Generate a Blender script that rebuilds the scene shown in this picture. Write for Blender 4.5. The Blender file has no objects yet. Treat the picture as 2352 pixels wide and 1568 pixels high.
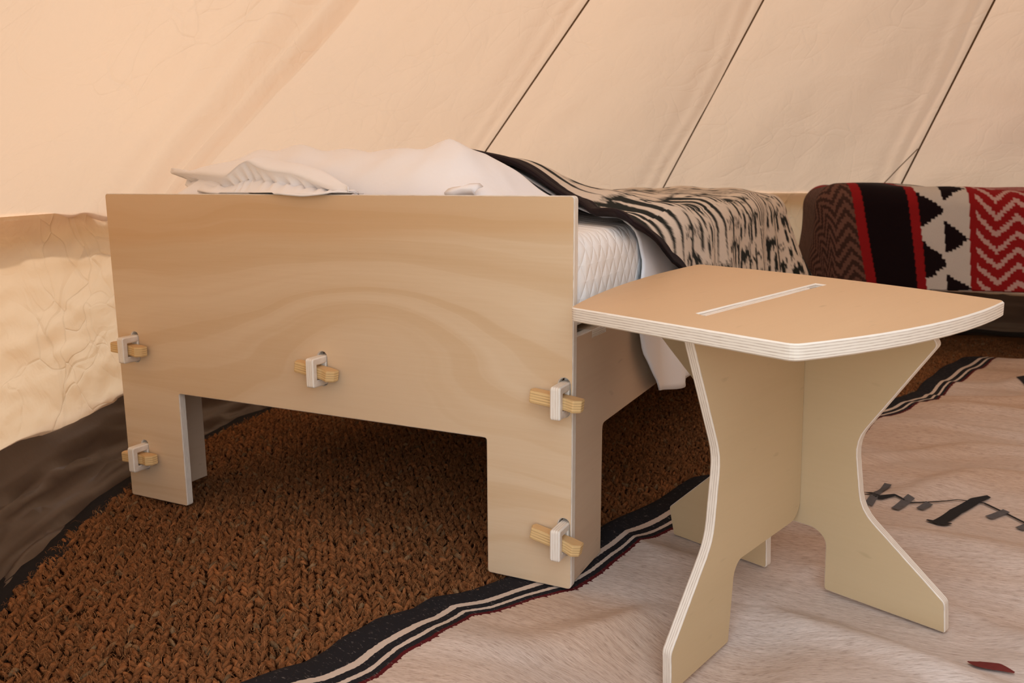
import bpy, bmesh, math, random
import numpy as np
from mathutils import Vector, Matrix, noise
from mathutils.geometry import tessellate_polygon

random.seed(7)
rng = np.random.default_rng(11)
scene = bpy.context.scene
col = scene.collection

# ------------------------------------------------------------------ camera
FPX, PITCH, ROLL, CAMH = 1960.3, 0.1877, -0.0042, 0.749
_c, _s = math.cos(PITCH), math.sin(PITCH)
_R = np.array([1.0, 0, 0]); _U = np.array([0, _s, _c]); CF = np.array([0, _c, -_s])
CR = _R * math.cos(ROLL) + _U * math.sin(ROLL)
CU = -_R * math.sin(ROLL) + _U * math.cos(ROLL)
CAM = np.array([0, 0, CAMH])
cd = bpy.data.cameras.new('camera'); cam = bpy.data.objects.new('camera', cd); col.objects.link(cam)
cd.sensor_width = 36.0; cd.lens = 36.0 * FPX / 2352.0; cd.clip_start = 0.02
cam.matrix_world = Matrix(((CR[0], CU[0], -CF[0], 0), (CR[1], CU[1], -CF[1], 0), (CR[2], CU[2], -CF[2], CAMH), (0, 0, 0, 1)))
cd.dof.use_dof = True; cd.dof.focus_distance = 1.55; cd.dof.aperture_fstop = 8.0
scene.camera = cam
# ------------------------------------------------------------------ light
world = bpy.data.worlds.new('sky'); scene.world = world; world.use_nodes = True
bg = world.node_tree.nodes['Background']
bg.inputs['Color'].default_value = (0.80, 0.90, 1.0, 1); bg.inputs['Strength'].default_value = 3.2
sl = bpy.data.lights.new('sun', 'SUN'); sun = bpy.data.objects.new('sun', sl); col.objects.link(sun)
sl.energy = 6.5; sl.angle = math.radians(3.0); sl.color = (1.0, 0.95, 0.88)
SUN_AZ, SUN_EL = math.radians(192), math.radians(40)
sdir = Vector((math.cos(SUN_AZ) * math.cos(SUN_EL), math.sin(SUN_AZ) * math.cos(SUN_EL), math.sin(SUN_EL)))
sun.rotation_euler = (-sdir).to_track_quat('-Z', 'Y').to_euler()
sun.location = (-4, 2, 6)
scene.view_settings.view_transform = 'Standard'; scene.view_settings.look = 'None'
scene.view_settings.gamma = 1.0; scene.view_settings.use_curve_mapping = False
scene.view_settings.exposure = -0.22

# ------------------------------------------------------------------ helpers
def ray(x, y):
    d = CF * FPX + CR * (x - 1176) + CU * (784 - y)
    return d / np.linalg.norm(d)
def ground_dip(x, y):
    a = (x - .28) * .734 + (y - 1.17) * .677; b = (x - .28) * .678 - (y - 1.17) * .735
    return -0.087 * np.exp(-(a / .18) ** 2 / 2 - (b / .13) ** 2 / 2)
def on_floor(px, py):
    d = ray(px, py); z = 0.0
    for _ in range(12):
        q = CAM + d * ((z - CAMH) / d[2]); z = float(ground_dip(q[0], q[1]))
    return q
def tag(o, label=None, cat=None, group=None, kind=None):
    if label: o['label'] = label
    if cat: o['category'] = cat
    if group: o['group'] = group
    if kind: o['kind'] = kind
    return o
def link(o, parent=None):
    col.objects.link(o)
    if parent is not None: o.parent = parent
    return o
def empty(name, loc=(0, 0, 0), rz=0.0, M=None):
    o = bpy.data.objects.new(name, None); col.objects.link(o); o.empty_display_size = .1
    if M is not None: o.matrix_world = M
    else: o.location = loc; o.rotation_euler = (0, 0, rz)
    return o
def mesh(name, verts, faces, mats, parent=None, mi=None, smooth=False, uv=None, colr=None):
    me = bpy.data.meshes.new(name)
    verts = np.asarray(verts, dtype=np.float64)
    me.from_pydata(verts.tolist(), [], faces if isinstance(faces, list) else faces.tolist())
    for m in (mats if isinstance(mats, (list, tuple)) else [mats]): me.materials.append(m)
    if mi is not None: me.polygons.foreach_set('material_index', np.asarray(mi, dtype=np.int32))
    if smooth: me.polygons.foreach_set('use_smooth', np.ones(len(me.polygons), dtype=bool))
    if uv is not None:
        l = me.uv_layers.new(name='uv'); vi = np.empty(len(me.loops), dtype=np.int32)
        me.loops.foreach_get('vertex_index', vi)
        l.data.foreach_set('uv', np.asarray(uv, dtype=np.float32)[vi].ravel())
    if colr is not None:
        a = me.color_attributes.new('tint', 'FLOAT_COLOR', 'POINT')
        c = np.ones((len(verts), 4), dtype=np.float32); c[:, :3] = colr
        a.data.foreach_set('color', c.ravel())
    me.update()
    return link(bpy.data.objects.new(name, me), parent)
def grid_faces(nu, nv, off=0, wrap=False):
    i = np.arange(nu - 1 + (1 if wrap else 0))[:, None]; j = np.arange(nv - 1)[None, :]
    i2 = (i + 1) % nu
    a = i * nv + j; b = i2 * nv + j; c = i2 * nv + j + 1; d = i * nv + j + 1
    return (np.stack([a, b, c, d], -1).reshape(-1, 4) + off)
def fbm(x, y, z, s, o=3):
    f = np.vectorize(lambda a, b, c: noise.fractal(Vector((a * s, b * s, c * s)), .6, 2.0, o))
    return f(x, y, z)

# ------------------------------------------------------------------ materials
def newmat(name):
    m = bpy.data.materials.new(name); m.use_nodes = True
    nt = m.node_tree; nt.nodes.clear()
    out = nt.nodes.new('ShaderNodeOutputMaterial')
    return m, nt, out
def N(nt, kind, **kw):
    n = nt.nodes.new(kind)
    for k, v in kw.items():
        if k.startswith('_'): setattr(n, k[1:], v)
        else: n.inputs[k.replace('__', ' ')].default_value = v
    return n
def ramp(nt, stops, interp='LINEAR'):
    r = nt.nodes.new('ShaderNodeValToRGB'); r.color_ramp.interpolation = interp
    e = r.color_ramp.elements
    while len(e) < len(stops): e.new(0.5)
    for el, (p, c) in zip(e, stops): el.position = p; el.color = (*c, 1)
    return r
def math_(nt, op, a, b=None, clamp=False):
    n = nt.nodes.new('ShaderNodeMath'); n.operation = op; n.use_clamp = clamp
    for k, v in enumerate((a, b)):
        if v is None: continue
        if isinstance(v, (int, float)): n.inputs[k].default_value = v
        else: nt.links.new(v, n.inputs[k])
    return n.outputs[0]
def mixc(nt, fac, a, b, mode='MIX'):
    n = nt.nodes.new('ShaderNodeMix'); n.data_type = 'RGBA'; n.blend_type = mode
    for k, v in ((0, fac), (6, a), (7, b)):
        if isinstance(v, (int, float)): n.inputs[k].default_value = v
        elif isinstance(v, tuple): n.inputs[k].default_value = (*v, 1)
        else: nt.links.new(v, n.inputs[k])
    return n.outputs[2]
def principled(nt, out, rough=.5, spec=.3):
    b = nt.nodes.new('ShaderNodeBsdfPrincipled'); b.inputs['Roughness'].default_value = rough
    b.inputs['Specular IOR Level'].default_value = spec
    nt.links.new(b.outputs[0], out.inputs[0]); return b
def objcoord(nt, scale=(1, 1, 1), loc=(0, 0, 0), rot=(0, 0, 0), src='Object'):
    tc = nt.nodes.new('ShaderNodeTexCoord'); mp = nt.nodes.new('ShaderNodeMapping')
    mp.inputs['Scale'].default_value = scale; mp.inputs['Location'].default_value = loc; mp.inputs['Rotation'].default_value = rot
    nt.links.new(tc.outputs[src], mp.inputs[0]); return mp.outputs[0]
def noise_(nt, vec, scale, detail=3.0, rough=.5, dist=0.0):
    n = nt.nodes.new('ShaderNodeTexNoise'); n.inputs['Scale'].default_value = scale
    n.inputs['Detail'].default_value = detail; n.inputs['Roughness'].default_value = rough; n.inputs['Distortion'].default_value = dist
    if vec is not None: nt.links.new(vec, n.inputs['Vector'])
    return n.outputs[0]
def bump(nt, h, strength, dist, bsdf, base=None):
    b = nt.nodes.new('ShaderNodeBump'); b.inputs['Strength'].default_value = strength; b.inputs['Distance'].default_value = dist
    nt.links.new(h, b.inputs['Height'])
    if base is not None: nt.links.new(base, b.inputs['Normal'])
    if bsdf is not None: nt.links.new(b.outputs[0], bsdf.inputs['Normal'])
    return b.outputs[0]

def ply_face(name, light, dark, seed=0.0, contour=26.0, stretch=(0.55, 3.2, 1.0), amp=1.0):
    m, nt, out = newmat(name); b = principled(nt, out, .48, .25)
    v = objcoord(nt, stretch, (seed, seed * .37, 0))
    base = noise_(nt, v, 1.5, 2.0, .45, .35)
    cont = math_(nt, 'SINE', math_(nt, 'MULTIPLY', base, contour))
    cont = math_(nt, 'ADD', math_(nt, 'MULTIPLY', cont, .5), .5)
    cont = math_(nt, 'POWER', cont, 2.2)
    streak = noise_(nt, objcoord(nt, (2.2, 70, 1), (seed, 0, 0)), 2.0, 3.0, .6)
    broad = noise_(nt, objcoord(nt, (0.7, 4, 1), (seed + 3, 0, 0)), 2.2, 2.0, .5)
    f = math_(nt, 'MULTIPLY', cont, .34 * amp)
    f = math_(nt, 'ADD', f, math_(nt, 'MULTIPLY', math_(nt, 'SUBTRACT', streak, .5), .45 * amp))
    f = math_(nt, 'ADD', f, math_(nt, 'MULTIPLY', math_(nt, 'SUBTRACT', broad, .40), 1.0 * amp), True)
    c = mixc(nt, f, light, dark)
    # little dark pin marks
    pin = noise_(nt, objcoord(nt, (5, 16, 1), (seed, 2, 0)), 3.0, 1.0, .5)
    pr = ramp(nt, [(.0, (0, 0, 0)), (.70, (0, 0, 0)), (.82, (1, 1, 1))]); nt.links.new(pin, pr.inputs[0])
    c = mixc(nt, math_(nt, 'MULTIPLY', pr.outputs[0], .35), c, tuple(x * .55 for x in dark))
    nt.links.new(c, b.inputs['Base Color'])
    bump(nt, streak, .06, .002, b)
    return m
PLY_L, PLY_D = (.71, .50, .315), (.60, .375, .20)
def ply_figured(name, light, dark, knot, seed):
    m, nt, out = newmat(name); b = principled(nt, out, .48, .25)
    tc = nt.nodes.new('ShaderNodeTexCoord'); sp = nt.nodes.new('ShaderNodeSeparateXYZ'); nt.links.new(tc.outputs['Object'], sp.inputs[0])
    X, Y = sp.outputs[0], sp.outputs[1]
    dx = math_(nt, 'DIVIDE', math_(nt, 'SUBTRACT', X, knot[0]), .26); dy = math_(nt, 'DIVIDE', math_(nt, 'SUBTRACT', Y, knot[1]), .13)
    r2 = math_(nt, 'ADD', math_(nt, 'MULTIPLY', dx, dx), math_(nt, 'MULTIPLY', dy, dy))
    gs = math_(nt, 'EXPONENT', math_(nt, 'MULTIPLY', r2, -.8))
    wob = noise_(nt, objcoord(nt, (1.1, 2.6, 1), (seed, 0, 0)), 1.6, 2.0, .5)
    hh = math_(nt, 'ADD', Y, math_(nt, 'ADD', math_(nt, 'MULTIPLY', gs, -.19), math_(nt, 'MULTIPLY', math_(nt, 'SUBTRACT', wob, .5), .16)))
    hv = nt.nodes.new('ShaderNodeCombineXYZ'); nt.links.new(math_(nt, 'MULTIPLY', X, .22), hv.inputs[0]); nt.links.new(math_(nt, 'MULTIPLY', hh, 9.0), hv.inputs[1])
    band = noise_(nt, hv.outputs[0], 1.3, 3.0, .55)
    br = ramp(nt, [(.36, (0, 0, 0)), (.46, (.35, .35, .35)), (.50, (.30, .30, .30)), (.53, (.75, .75, .75)), (.66, (1, 1, 1))]); nt.links.new(band, br.inputs[0])
    line = math_(nt, 'POWER', math_(nt, 'ADD', math_(nt, 'MULTIPLY', math_(nt, 'SINE', math_(nt, 'MULTIPLY', hh, 95.0)), .5), .5), 5.0)
    streak = noise_(nt, objcoord(nt, (2.2, 90, 1), (seed, 0, 0)), 2.0, 3.0, .6)
    f = math_(nt, 'ADD', math_(nt, 'MULTIPLY', br.outputs[0], .75), math_(nt, 'MULTIPLY', line, .16))
    f = math_(nt, 'ADD', f, math_(nt, 'MULTIPLY', math_(nt, 'SUBTRACT', streak, .5), .5))
    # orange heartwood band along the top edge
    tb = ramp(nt, [(.0, (0, 0, 0)), (.60, (0, 0, 0)), (.63, (1, 1, 1)), (1, (.7, .7, .7))])
    nt.links.new(math_(nt, 'ADD', math_(nt, 'SUBTRACT', Y, math_(nt, 'MULTIPLY', X, .045)), math_(nt, 'ADD', math_(nt, 'MULTIPLY', math_(nt, 'SUBTRACT', wob, .5), .07), -.045)), tb.inputs[0])
    c = mixc(nt, math_(nt, 'MULTIPLY', f, 1.0, True), light, dark)
    c = mixc(nt, math_(nt, 'MULTIPLY', tb.outputs[0], .5), c, (.60, .375, .19))
    nt.links.new(c, b.inputs['Base Color']); bump(nt, streak, .06, .002, b); return m
M_HEAD = ply_figured('plywood_headboard', (.69, .53, .36), (.60, .42, .25), (-.43, .47), 1.3)
M_RAIL = ply_face('plywood_rail', (.64, .485, .345), (.53, .37, .25), 5.1, 24)
M_TOP = ply_face('plywood_tabletop', (.62, .41, .235), (.53, .33, .175), 9.7, 10, (.35, 2.0, 1), .6)
M_LEG = ply_face('plywood_legs', (.585, .445, .27), (.50, .37, .21), 3.9, 14, (.5, 2.0, 1), .7)
def ply_edge(name, light=(.80, .73, .64), dark=(.30, .20, .14), t=.018):
    m, nt, out = newmat(name); b = principled(nt, out, .6, .2)
    tc = nt.nodes.new('ShaderNodeTexCoord'); sp = nt.nodes.new('ShaderNodeSeparateXYZ')
    nt.links.new(tc.outputs['Object'], sp.inputs[0])
    wob = noise_(nt, objcoord(nt, (14, 14, 60)), 2.0, 2.0)
    z = math_(nt, 'ADD', sp.outputs[2], math_(nt, 'MULTIPLY', math_(nt, 'SUBTRACT', wob, .5), .0014))
    w = math_(nt, 'SINE', math_(nt, 'MULTIPLY', z, 2 * math.pi / (t / 4.5)))
    w = math_(nt, 'POWER', math_(nt, 'ADD', math_(nt, 'MULTIPLY', w, .5), .5), 3.0)
    gaps = noise_(nt, objcoord(nt, (30, 30, 300)), 2.0, 2.0)
    f = math_(nt, 'MULTIPLY', w, math_(nt, 'ADD', math_(nt, 'MULTIPLY', gaps, 1.1), -.05), True)
    c = mixc(nt, f, light, dark)
    nt.links.new(c, b.inputs['Base Color']); return m
M_EDGE = ply_edge('plywood_edge_plies')
M_TAB = ply_edge('plywood_tab_edge', (.80, .74, .66), (.56, .44, .34), .02)
M_WEDGE = ply_edge('plywood_wedge_edge', (.72, .50, .24), (.30, .16, .06), .022)
M_WEDGEF = ply_face('plywood_wedge_face', (.66, .42, .20), (.55, .32, .13), 2.0, 10)

def canvas(name, colr, crease, seed, trans=.23):
    m, nt, out = newmat(name)
    v = objcoord(nt, (1, 1, 1), (seed, 0, 0))
    warp = nt.nodes.new('ShaderNodeTexNoise'); warp.inputs['Scale'].default_value = 2.2; warp.inputs['Detail'].default_value = 2
    nt.links.new(v, warp.inputs['Vector'])
    va = nt.nodes.new('ShaderNodeVectorMath'); va.operation = 'MULTIPLY_ADD'
    nt.links.new(warp.outputs['Color'], va.inputs[0]); va.inputs[1].default_value = (.55, .55, .55); nt.links.new(v, va.inputs[2])
    def creases(scale, width):
        vo = nt.nodes.new('ShaderNodeTexVoronoi'); vo.feature = 'DISTANCE_TO_EDGE'; vo.inputs['Scale'].default_value = scale
        nt.links.new(va.outputs[0], vo.inputs['Vector'])
        r = ramp(nt, [(0, (1, 1, 1)), (width, (.25, .25, .25)), (width * 3, (0, 0, 0))]); nt.links.new(vo.outputs['Distance'], r.inputs[0])
        return r.outputs[0]
    soft = noise_(nt, v, 5.0, 4.0, .55, .6)
    fine = noise_(nt, v, 240.0, 2.0, .6)
    h = math_(nt, 'ADD', math_(nt, 'MULTIPLY', creases(3.1, .035), .55), math_(nt, 'MULTIPLY', creases(7.3, .03), .35))
    mask = noise_(nt, v, 2.7, 2.0)
    mr = ramp(nt, [(.40, (.12, .12, .12)), (.62, (1, 1, 1))]); nt.links.new(mask, mr.inputs[0])
    h = math_(nt, 'MULTIPLY', h, mr.outputs[0])
    h = math_(nt, 'ADD', math_(nt, 'MULTIPLY', h, crease), math_(nt, 'MULTIPLY', soft, .9 + crease))
    nrm = bump(nt, h, .55, .02, None)
    nrm2 = bump(nt, fine, .10, .001, None, nrm)
    tint = noise_(nt, v, 1.6, 3.0)
    c = mixc(nt, math_(nt, 'MULTIPLY', tint, .35), colr, tuple(x * .86 for x in colr))
    d = nt.nodes.new('ShaderNodeBsdfDiffuse'); t = nt.nodes.new('ShaderNodeBsdfTranslucent')
    for s_ in (d, t):
        nt.links.new(c, s_.inputs['Color']); nt.links.new(nrm2, s_.inputs['Normal'])
    mx = nt.nodes.new('ShaderNodeMixShader'); mx.inputs[0].default_value = trans
    nt.links.new(d.outputs[0], mx.inputs[1]); nt.links.new(t.outputs[0], mx.inputs[2]); nt.links.new(mx.outputs[0], out.inputs[0])
    return m
M_ROOF = canvas('tent_canvas_roof', (.755, .525, .36), .30, 0.0)
M_ROOFW = canvas('tent_canvas_roof_creased', (.745, .52, .355), .4, 4.0)
M_WALL = canvas('tent_canvas_wall', (.79, .56, .365), .8, 9.0)
def plain(name, colr, rough=.7, spec=.2, ns=0, namp=0.0, bscale=0, bstr=0.0, bdist=.002, sheen=0.0):
    m, nt, out = newmat(name); b = principled(nt, out, rough, spec)
    b.inputs['Base Color'].default_value = (*colr, 1)
    if ns:
        n = noise_(nt, objcoord(nt), ns, 4.0)
        c = mixc(nt, math_(nt, 'MULTIPLY', n, namp), colr, tuple(x * .45 for x in colr)); nt.links.new(c, b.inputs['Base Color'])
    if bscale: bump(nt, noise_(nt, objcoord(nt), bscale, 4.0), bstr, bdist, b)
    if sheen: b.inputs['Sheen Weight'].default_value = sheen
    return m
M_SEAM = plain('tent_seam_tape', (.16, .095, .05), .9, .05)
M_CORD = plain('tent_cord', (.15, .09, .05), .9, .05)
M_PVC = plain('groundsheet_pvc', (.095, .060, .042), .42, .4, 6, .5, 14, .25, .006)
M_BLACK = plain('black_binding', (.018, .015, .015), .85, .1, 60, .4, 300, .3, .001)
M_GRASS = plain('dry_grass_ground', (.22, .21, .11), .95, .05, 3, .6)
M_WHITE = plain('white_cotton', (.88, .87, .89), .85, .1, 0, 0, 26, .22, .006)
M_SHEET = plain('white_sheet_cotton', (.84, .86, .91), .85, .1, 0, 0, 14, .2, .006)

# ------------------------------------------------------------------ outside ground + groundsheet
TC = np.array([1.5, 1.9]); TR, ZE, ZA = 2.62, 0.66, 3.0
WALLZ = 0.155
g = mesh('ground_outside', [(-30, -30, -.16), (30, -30, -.16), (30, 30, -.16), (-30, 30, -.16)], [(0, 1, 2, 3)], M_GRASS)
tag(g, 'dry grass ground outside the tent', None, None, 'structure')
# floor sheet
def disc(name, r, z, mat, n=120, rings=60, dz=None):
    V = []; rr = np.linspace(0, r, rings)[1:]; th = np.linspace(0, 2 * math.pi, n, endpoint=False)
    R_, T_ = np.meshgrid(rr, th, indexing='ij')
    X = TC[0] + R_ * np.cos(T_); Y = TC[1] + R_ * np.sin(T_); Z = z + ground_dip(X, Y)
    V = np.stack([X, Y, Z], -1).reshape(-1, 3); V = np.vstack([V, [TC[0], TC[1], z]])
    F = []
    for i in range(len(rr) - 1):
        for j in range(n):
            F.append((i * n + j, (i + 1) * n + j, (i + 1) * n + (j + 1) % n, i * n + (j + 1) % n))
    c = len(V) - 1
    for j in range(n): F.append((c, j, (j + 1) % n))
    return mesh(name, V, F, mat, None, smooth=True)
floor = disc('floor', 2.60, -.042, M_PVC)
tag(floor, 'brown plastic groundsheet spread under the mats', None, None, 'structure')

# ------------------------------------------------------------------ tent
SEAMS = [165.35, 132.3, 106.65, 79.3, 52, 25, -2, -29, -56, -83, -110, 217.5]   # going clockwise seen from above
SEAMS = [s_ % 360 for s_ in SEAMS]
TOPSHIFT = {79.3: (0.30, -0.09), 165.35: (0, 0)}
APEX = np.array([TC[0], TC[1], ZA])
def eave(az, r=TR, z=ZE): return np.array([TC[0] + r * math.cos(math.radians(az)), TC[1] + r * math.sin(math.radians(az)), z])
def seam_top(s_):
    sh = TOPSHIFT.get(round(s_, 2), (0, 0))
    return APEX + np.array([sh[0], sh[1], 0])
ceiling = empty('ceiling', (TC[0], TC[1], ZE)); tag(ceiling, 'cream canvas bell tent roof rising to a peak', None, None, 'structure')
def to_local(V, o): return np.asarray(V) - np.array(o.location)
order = sorted(SEAMS)
DOOR = (217.5, 250)
def panel(a0, a1, f0=0.0, f1=.985, mat=M_ROOF, nu=48, nv=70, name='roof_panel', seed=0.0):
    P0, P1 = eave(a0), eave(a1); T0, T1 = seam_top(a0 % 360), seam_top(a1 % 360)
    u = np.linspace(0, 1, nu)[:, None]; v = np.linspace(f0, f1, nv)[None, :]
    az = a0 + (a1 - a0) * u
    # eave line: between polygon chord and circle
    E = np.stack([TC[0] + TR * np.cos(np.radians(az)), TC[1] + TR * np.sin(np.radians(az)), np.full_like(az, ZE)], -1)
    Ch = P0[None, None] * (1 - u[..., None]) + P1[None, None] * u[..., None]
    E[..., 0] += .008 * np.cos(np.radians(az)); E[..., 1] += .008 * np.sin(np.radians(az))
    Tt = T0[None, None] * (1 - u[..., None]) + T1[None, None] * u[..., None]
    X = E * (1 - v[..., None]) + Tt * v[..., None]
    # outward billow
    mid = math.radians((a0 + a1) / 2); nrm = np.array([math.cos(mid) * .66, math.sin(mid) * .66, .75])
    bl = .15 if 165 < (a0 + a1) / 2 < 200 else .075
    b = np.sin(np.pi * u) ** .8 * (bl * np.sin(np.pi * np.clip(v * 1.1, 0, 1)) + .012)
    X = X + nrm[None, None] * b[..., None]
    wid = np.linalg.norm(P1 - P0) * (1 - v); du = u * wid; big = 165 < (a0 + a1) / 2 < 200
    wv = .012 * np.sin(v * 9 + seed) + .008 * np.sin(v * 23)
    for c_, sg, am in (((.05, .028, .050), (.13, .035, .045), (.24, .04, .022), (.36, .05, .014)) if big else ((.035, .020, .013), (.095, .03, .008))):
        X = X - nrm[None, None] * (am * np.exp(-((du - c_ * (.6 + .5 * (1 - v)) - wv) / sg) ** 2))[..., None]
    n1 = fbm(X[..., 0] + seed, X[..., 1], X[..., 2], 1.5, 3)
    edge = np.clip(np.minimum(u, 1 - u) * 7, 0, 1)
    X = X + nrm[None, None] * (n1 * .018 * edge)[..., None]
    o = mesh(name, to_local(X.reshape(-1, 3), ceiling), grid_faces(nu, nv), mat, ceiling, smooth=True)
    return o
pairs = [(order[i], order[(i + 1) % len(order)] + (360 if i == len(order) - 1 else 0)) for i in range(len(order))]
for k, (a0, a1) in enumerate(pairs):
    mid = ((a0 + a1) / 2) % 360
    isdoor = DOOR[0] - 1 < mid < DOOR[1] + 1
    rough = mid > 150 and mid < 200
    panel(a0, a1, .62 if isdoor else 0.0, .985, M_ROOFW if rough else M_ROOF, (150 if mid > 165 else 110) if 60 < mid < 200 else 20, 90 if 60 < mid < 200 else 30, seed=k * 3.1)
# seams: a thin felled strip standing a little proud inside each panel joint
def strip(name, pts, w, side, mat, parent, th=.004):
    pts = np.asarray(pts); V = []; n = len(pts)
    for q, s_ in zip(pts, side):
        s_ = s_ / np.linalg.norm(s_); inn = (np.array([TC[0], TC[1], 1.0]) - q); inn /= np.linalg.norm(inn)
        for a, b in ((-1, 0), (1, 0), (.7, 1), (-.7, 1)): V.append(q + s_ * w * a + inn * (th * b + .001))
    F = []
    for i in range(n - 1):
        for k in range(4): F.append((i * 4 + k, i * 4 + (k + 1) % 4, i * 4 + 4 + (k + 1) % 4, i * 4 + 4 + k))
    return mesh(name, to_local(V, parent), F, mat, parent)
for s_ in order:
    if DOOR[0] + 2 < s_ < DOOR[1] - 2 or round(s_, 2) == 165.35: continue
    a, t = eave(s_), seam_top(s_); k = np.linspace(0, .98, 30)[:, None]
    pts = a * (1 - k) + t * k
    tan = np.array([-math.sin(math.radians(s_)), math.cos(math.radians(s_)), 0])
    w = {79.3: .0045, 106.65: .0036, 132.3: .0040}.get(round(s_, 2), .0022)
    strip('roof_seam', pts, w, [tan] * 30, M_SEAM, ceiling)
# loose cord that leaves the thick seam near the eave
def tube(name, pts, r, mat, parent=None, n=6, loc=(0, 0, 0)):
    pts = [np.asarray(q, float) - np.asarray(loc) for q in pts]; V = []
    for i, q in enumerate(pts):
        d = pts[min(i + 1, len(pts) - 1)] - pts[max(i - 1, 0)]; d /= np.linalg.norm(d)
        a = np.cross(d, [0, 0, 1.0]);  a = a if np.linalg.norm(a) > 1e-3 else np.array([1.0, 0, 0]); a /= np.linalg.norm(a); b = np.cross(d, a)
        for k in range(n): V.append(q + r * (a * math.cos(2 * math.pi * k / n) + b * math.sin(2 * math.pi * k / n)))
    return mesh(name, V, grid_faces_ring(len(pts), n), mat, parent, smooth=True)
def grid_faces_ring(m, n):
    return [(i * n + k, i * n + (k + 1) % n, (i + 1) * n + (k + 1) % n, (i + 1) * n + k) for i in range(m - 1) for k in range(n)]
E79, T79 = eave(79.3), seam_top(79.3)
cA = E79 * .90 + T79 * .10; cB = eave(81.4, TR - .05, ZE + .045)
tube('seam_cord', [cA + (np.array([-.02, -.02, -.01])), (cA + cB) / 2 + np.array([-.012, -.03, 0]), cB + np.array([0, -.02, 0])], .0022, M_CORD, ceiling, loc=ceiling.location)
# eave valance: the roof cloth hangs past the eave on the outside
az = np.linspace(DOOR[1], DOOR[0] + 360, 200)
V = []
for a in az:
    for f in (0, .5, 1.0):
        V.append(eave(a, TR + .052 * f + .004, ZE - .050 * f + .003) + np.array([0, 0, .004 * math.sin(a * 1.3) * f]))
mesh('valance', to_local(V, ceiling), grid_faces(200, 3), M_ROOF, ceiling, smooth=True)
# walls (three stretches of the ring)
def wall(name, a0, a1, label, nu, nv, amp):
    az = np.linspace(a0, a1, nu)[:, None]; v = np.linspace(0, 1, nv)[None, :]
    z = ZE + .012 - (ZE + .012 - WALLZ) * v + 0 * az
    r = TR + .0 * az - .0 * v
    X = TC[0] + r * np.cos(np.radians(az)); Y = TC[1] + r * np.sin(np.radians(az))
    n1 = fbm(X * 1.2, Y * 1.2, z * 2.2, 2.2, 4); n2 = fbm(X + 7, Y + (z * .8), z * .5, 5.0, 3)
    d = (n1 * .022 + n2 * .010 * np.sin(np.pi * v) ** .5) * amp * np.clip(v * 5, 0, 1)
    r = r + d
    X = TC[0] + r * np.cos(np.radians(az)); Y = TC[1] + r * np.sin(np.radians(az))
    V = np.stack([X, Y, z], -1).reshape(-1, 3)
    o = mesh(name, V, grid_faces(nu, nv), M_WALL, None, smooth=True)
    return tag(o, label, None, None, 'structure')
wall('wall_left', 118, 217.5, 'bright creased canvas side wall of the tent', 260, 60, 1.0)
wall('wall_back', 40, 118, 'canvas side wall behind the two beds', 60, 16, .6)
wall('wall_right', -110, 40, 'canvas side wall on the far side from the beds', 60, 12, .6)
# groundsheet skirt turned up against the wall
az = np.linspace(DOOR[1], DOOR[0] + 360, 420)[:, None]; v = np.linspace(0, 1, 26)[None, :]
rr = 2.44 + .187 * v ** .8 + 0 * az; zz = -.050 + .222 * v ** 1.5 + 0 * az
ar = np.radians(az)
n1 = fbm(rr * np.cos(ar) * 1.0, rr * np.sin(ar) * 1.0, v * 3.0 + 0 * az, 1.6, 3)
zz = zz + n1 * .035 * np.sin(np.pi * v) + .012 * np.sin(v * 16 + n1 * 5 + az * .05) * np.sin(np.pi * v)
V = np.stack([TC[0] + rr * np.cos(ar), TC[1] + rr * np.sin(ar), zz], -1).reshape(-1, 3)
tr = mesh('trim_1', V, grid_faces(420, 26), M_PVC, None, smooth=True)
tag(tr, 'dark brown groundsheet skirt folded up against the canvas wall', None, None, 'structure')

# ------------------------------------------------------------------ coir mat
def coir_mat():
    m, nt, out = newmat('coir_fibre'); b = principled(nt, out, .9, .08)
    a = nt.nodes.new('ShaderNodeVertexColor'); a.layer_name = 'tint'
    n = noise_(nt, objcoord(nt, (1, 1, 1)), 160, 3.0)
    c = mixc(nt, math_(nt, 'MULTIPLY', n, .6), a.outputs[0], (.06, .026, .011))
    nt.links.new(c, b.inputs['Base Color']); bump(nt, noise_(nt, objcoord(nt), 420, 2.0), .5, .002, b)
    return m
M_COIR = coir_mat()
M_COIRB = plain('coir_backing', (.10, .045, .018), .95, .05, 90, .8, 200, .8, .006)
RM = 2.515
coir = empty('coir_mat', (TC[0], TC[1], -.03)); tag(coir, 'round brown braided coir mat with black binding under the beds', 'mat')
def ring(name, r0, r1, mat, parent, z, h, n=420, m=5):
    az = np.linspace(0, 2 * math.pi, n, endpoint=False)[:, None]; v = np.linspace(0, 1, m)[None, :]
    wob = .018 * np.sin(az * 37 + 1.3) * np.sin(az * 11) + .006 * np.sin(az * 83)
    r = r0 + (r1 - r0) * v + wob; X = TC[0] + r * np.cos(az); Y = TC[1] + r * np.sin(az)
    Z = z + h * np.sin(np.pi * np.clip(v, 0, 1)) ** .5 + .003 * np.sin(az * 47) + ground_dip(X, Y)
    V = np.stack([X, Y, Z], -1).reshape(-1, 3) - np.array(parent.location)
    return mesh(name, V, grid_faces(n, m, 0, True), mat, parent, smooth=True)
ring('black_binding', RM - .065, RM + .01, M_BLACK, coir, -.018, .012)
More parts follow.
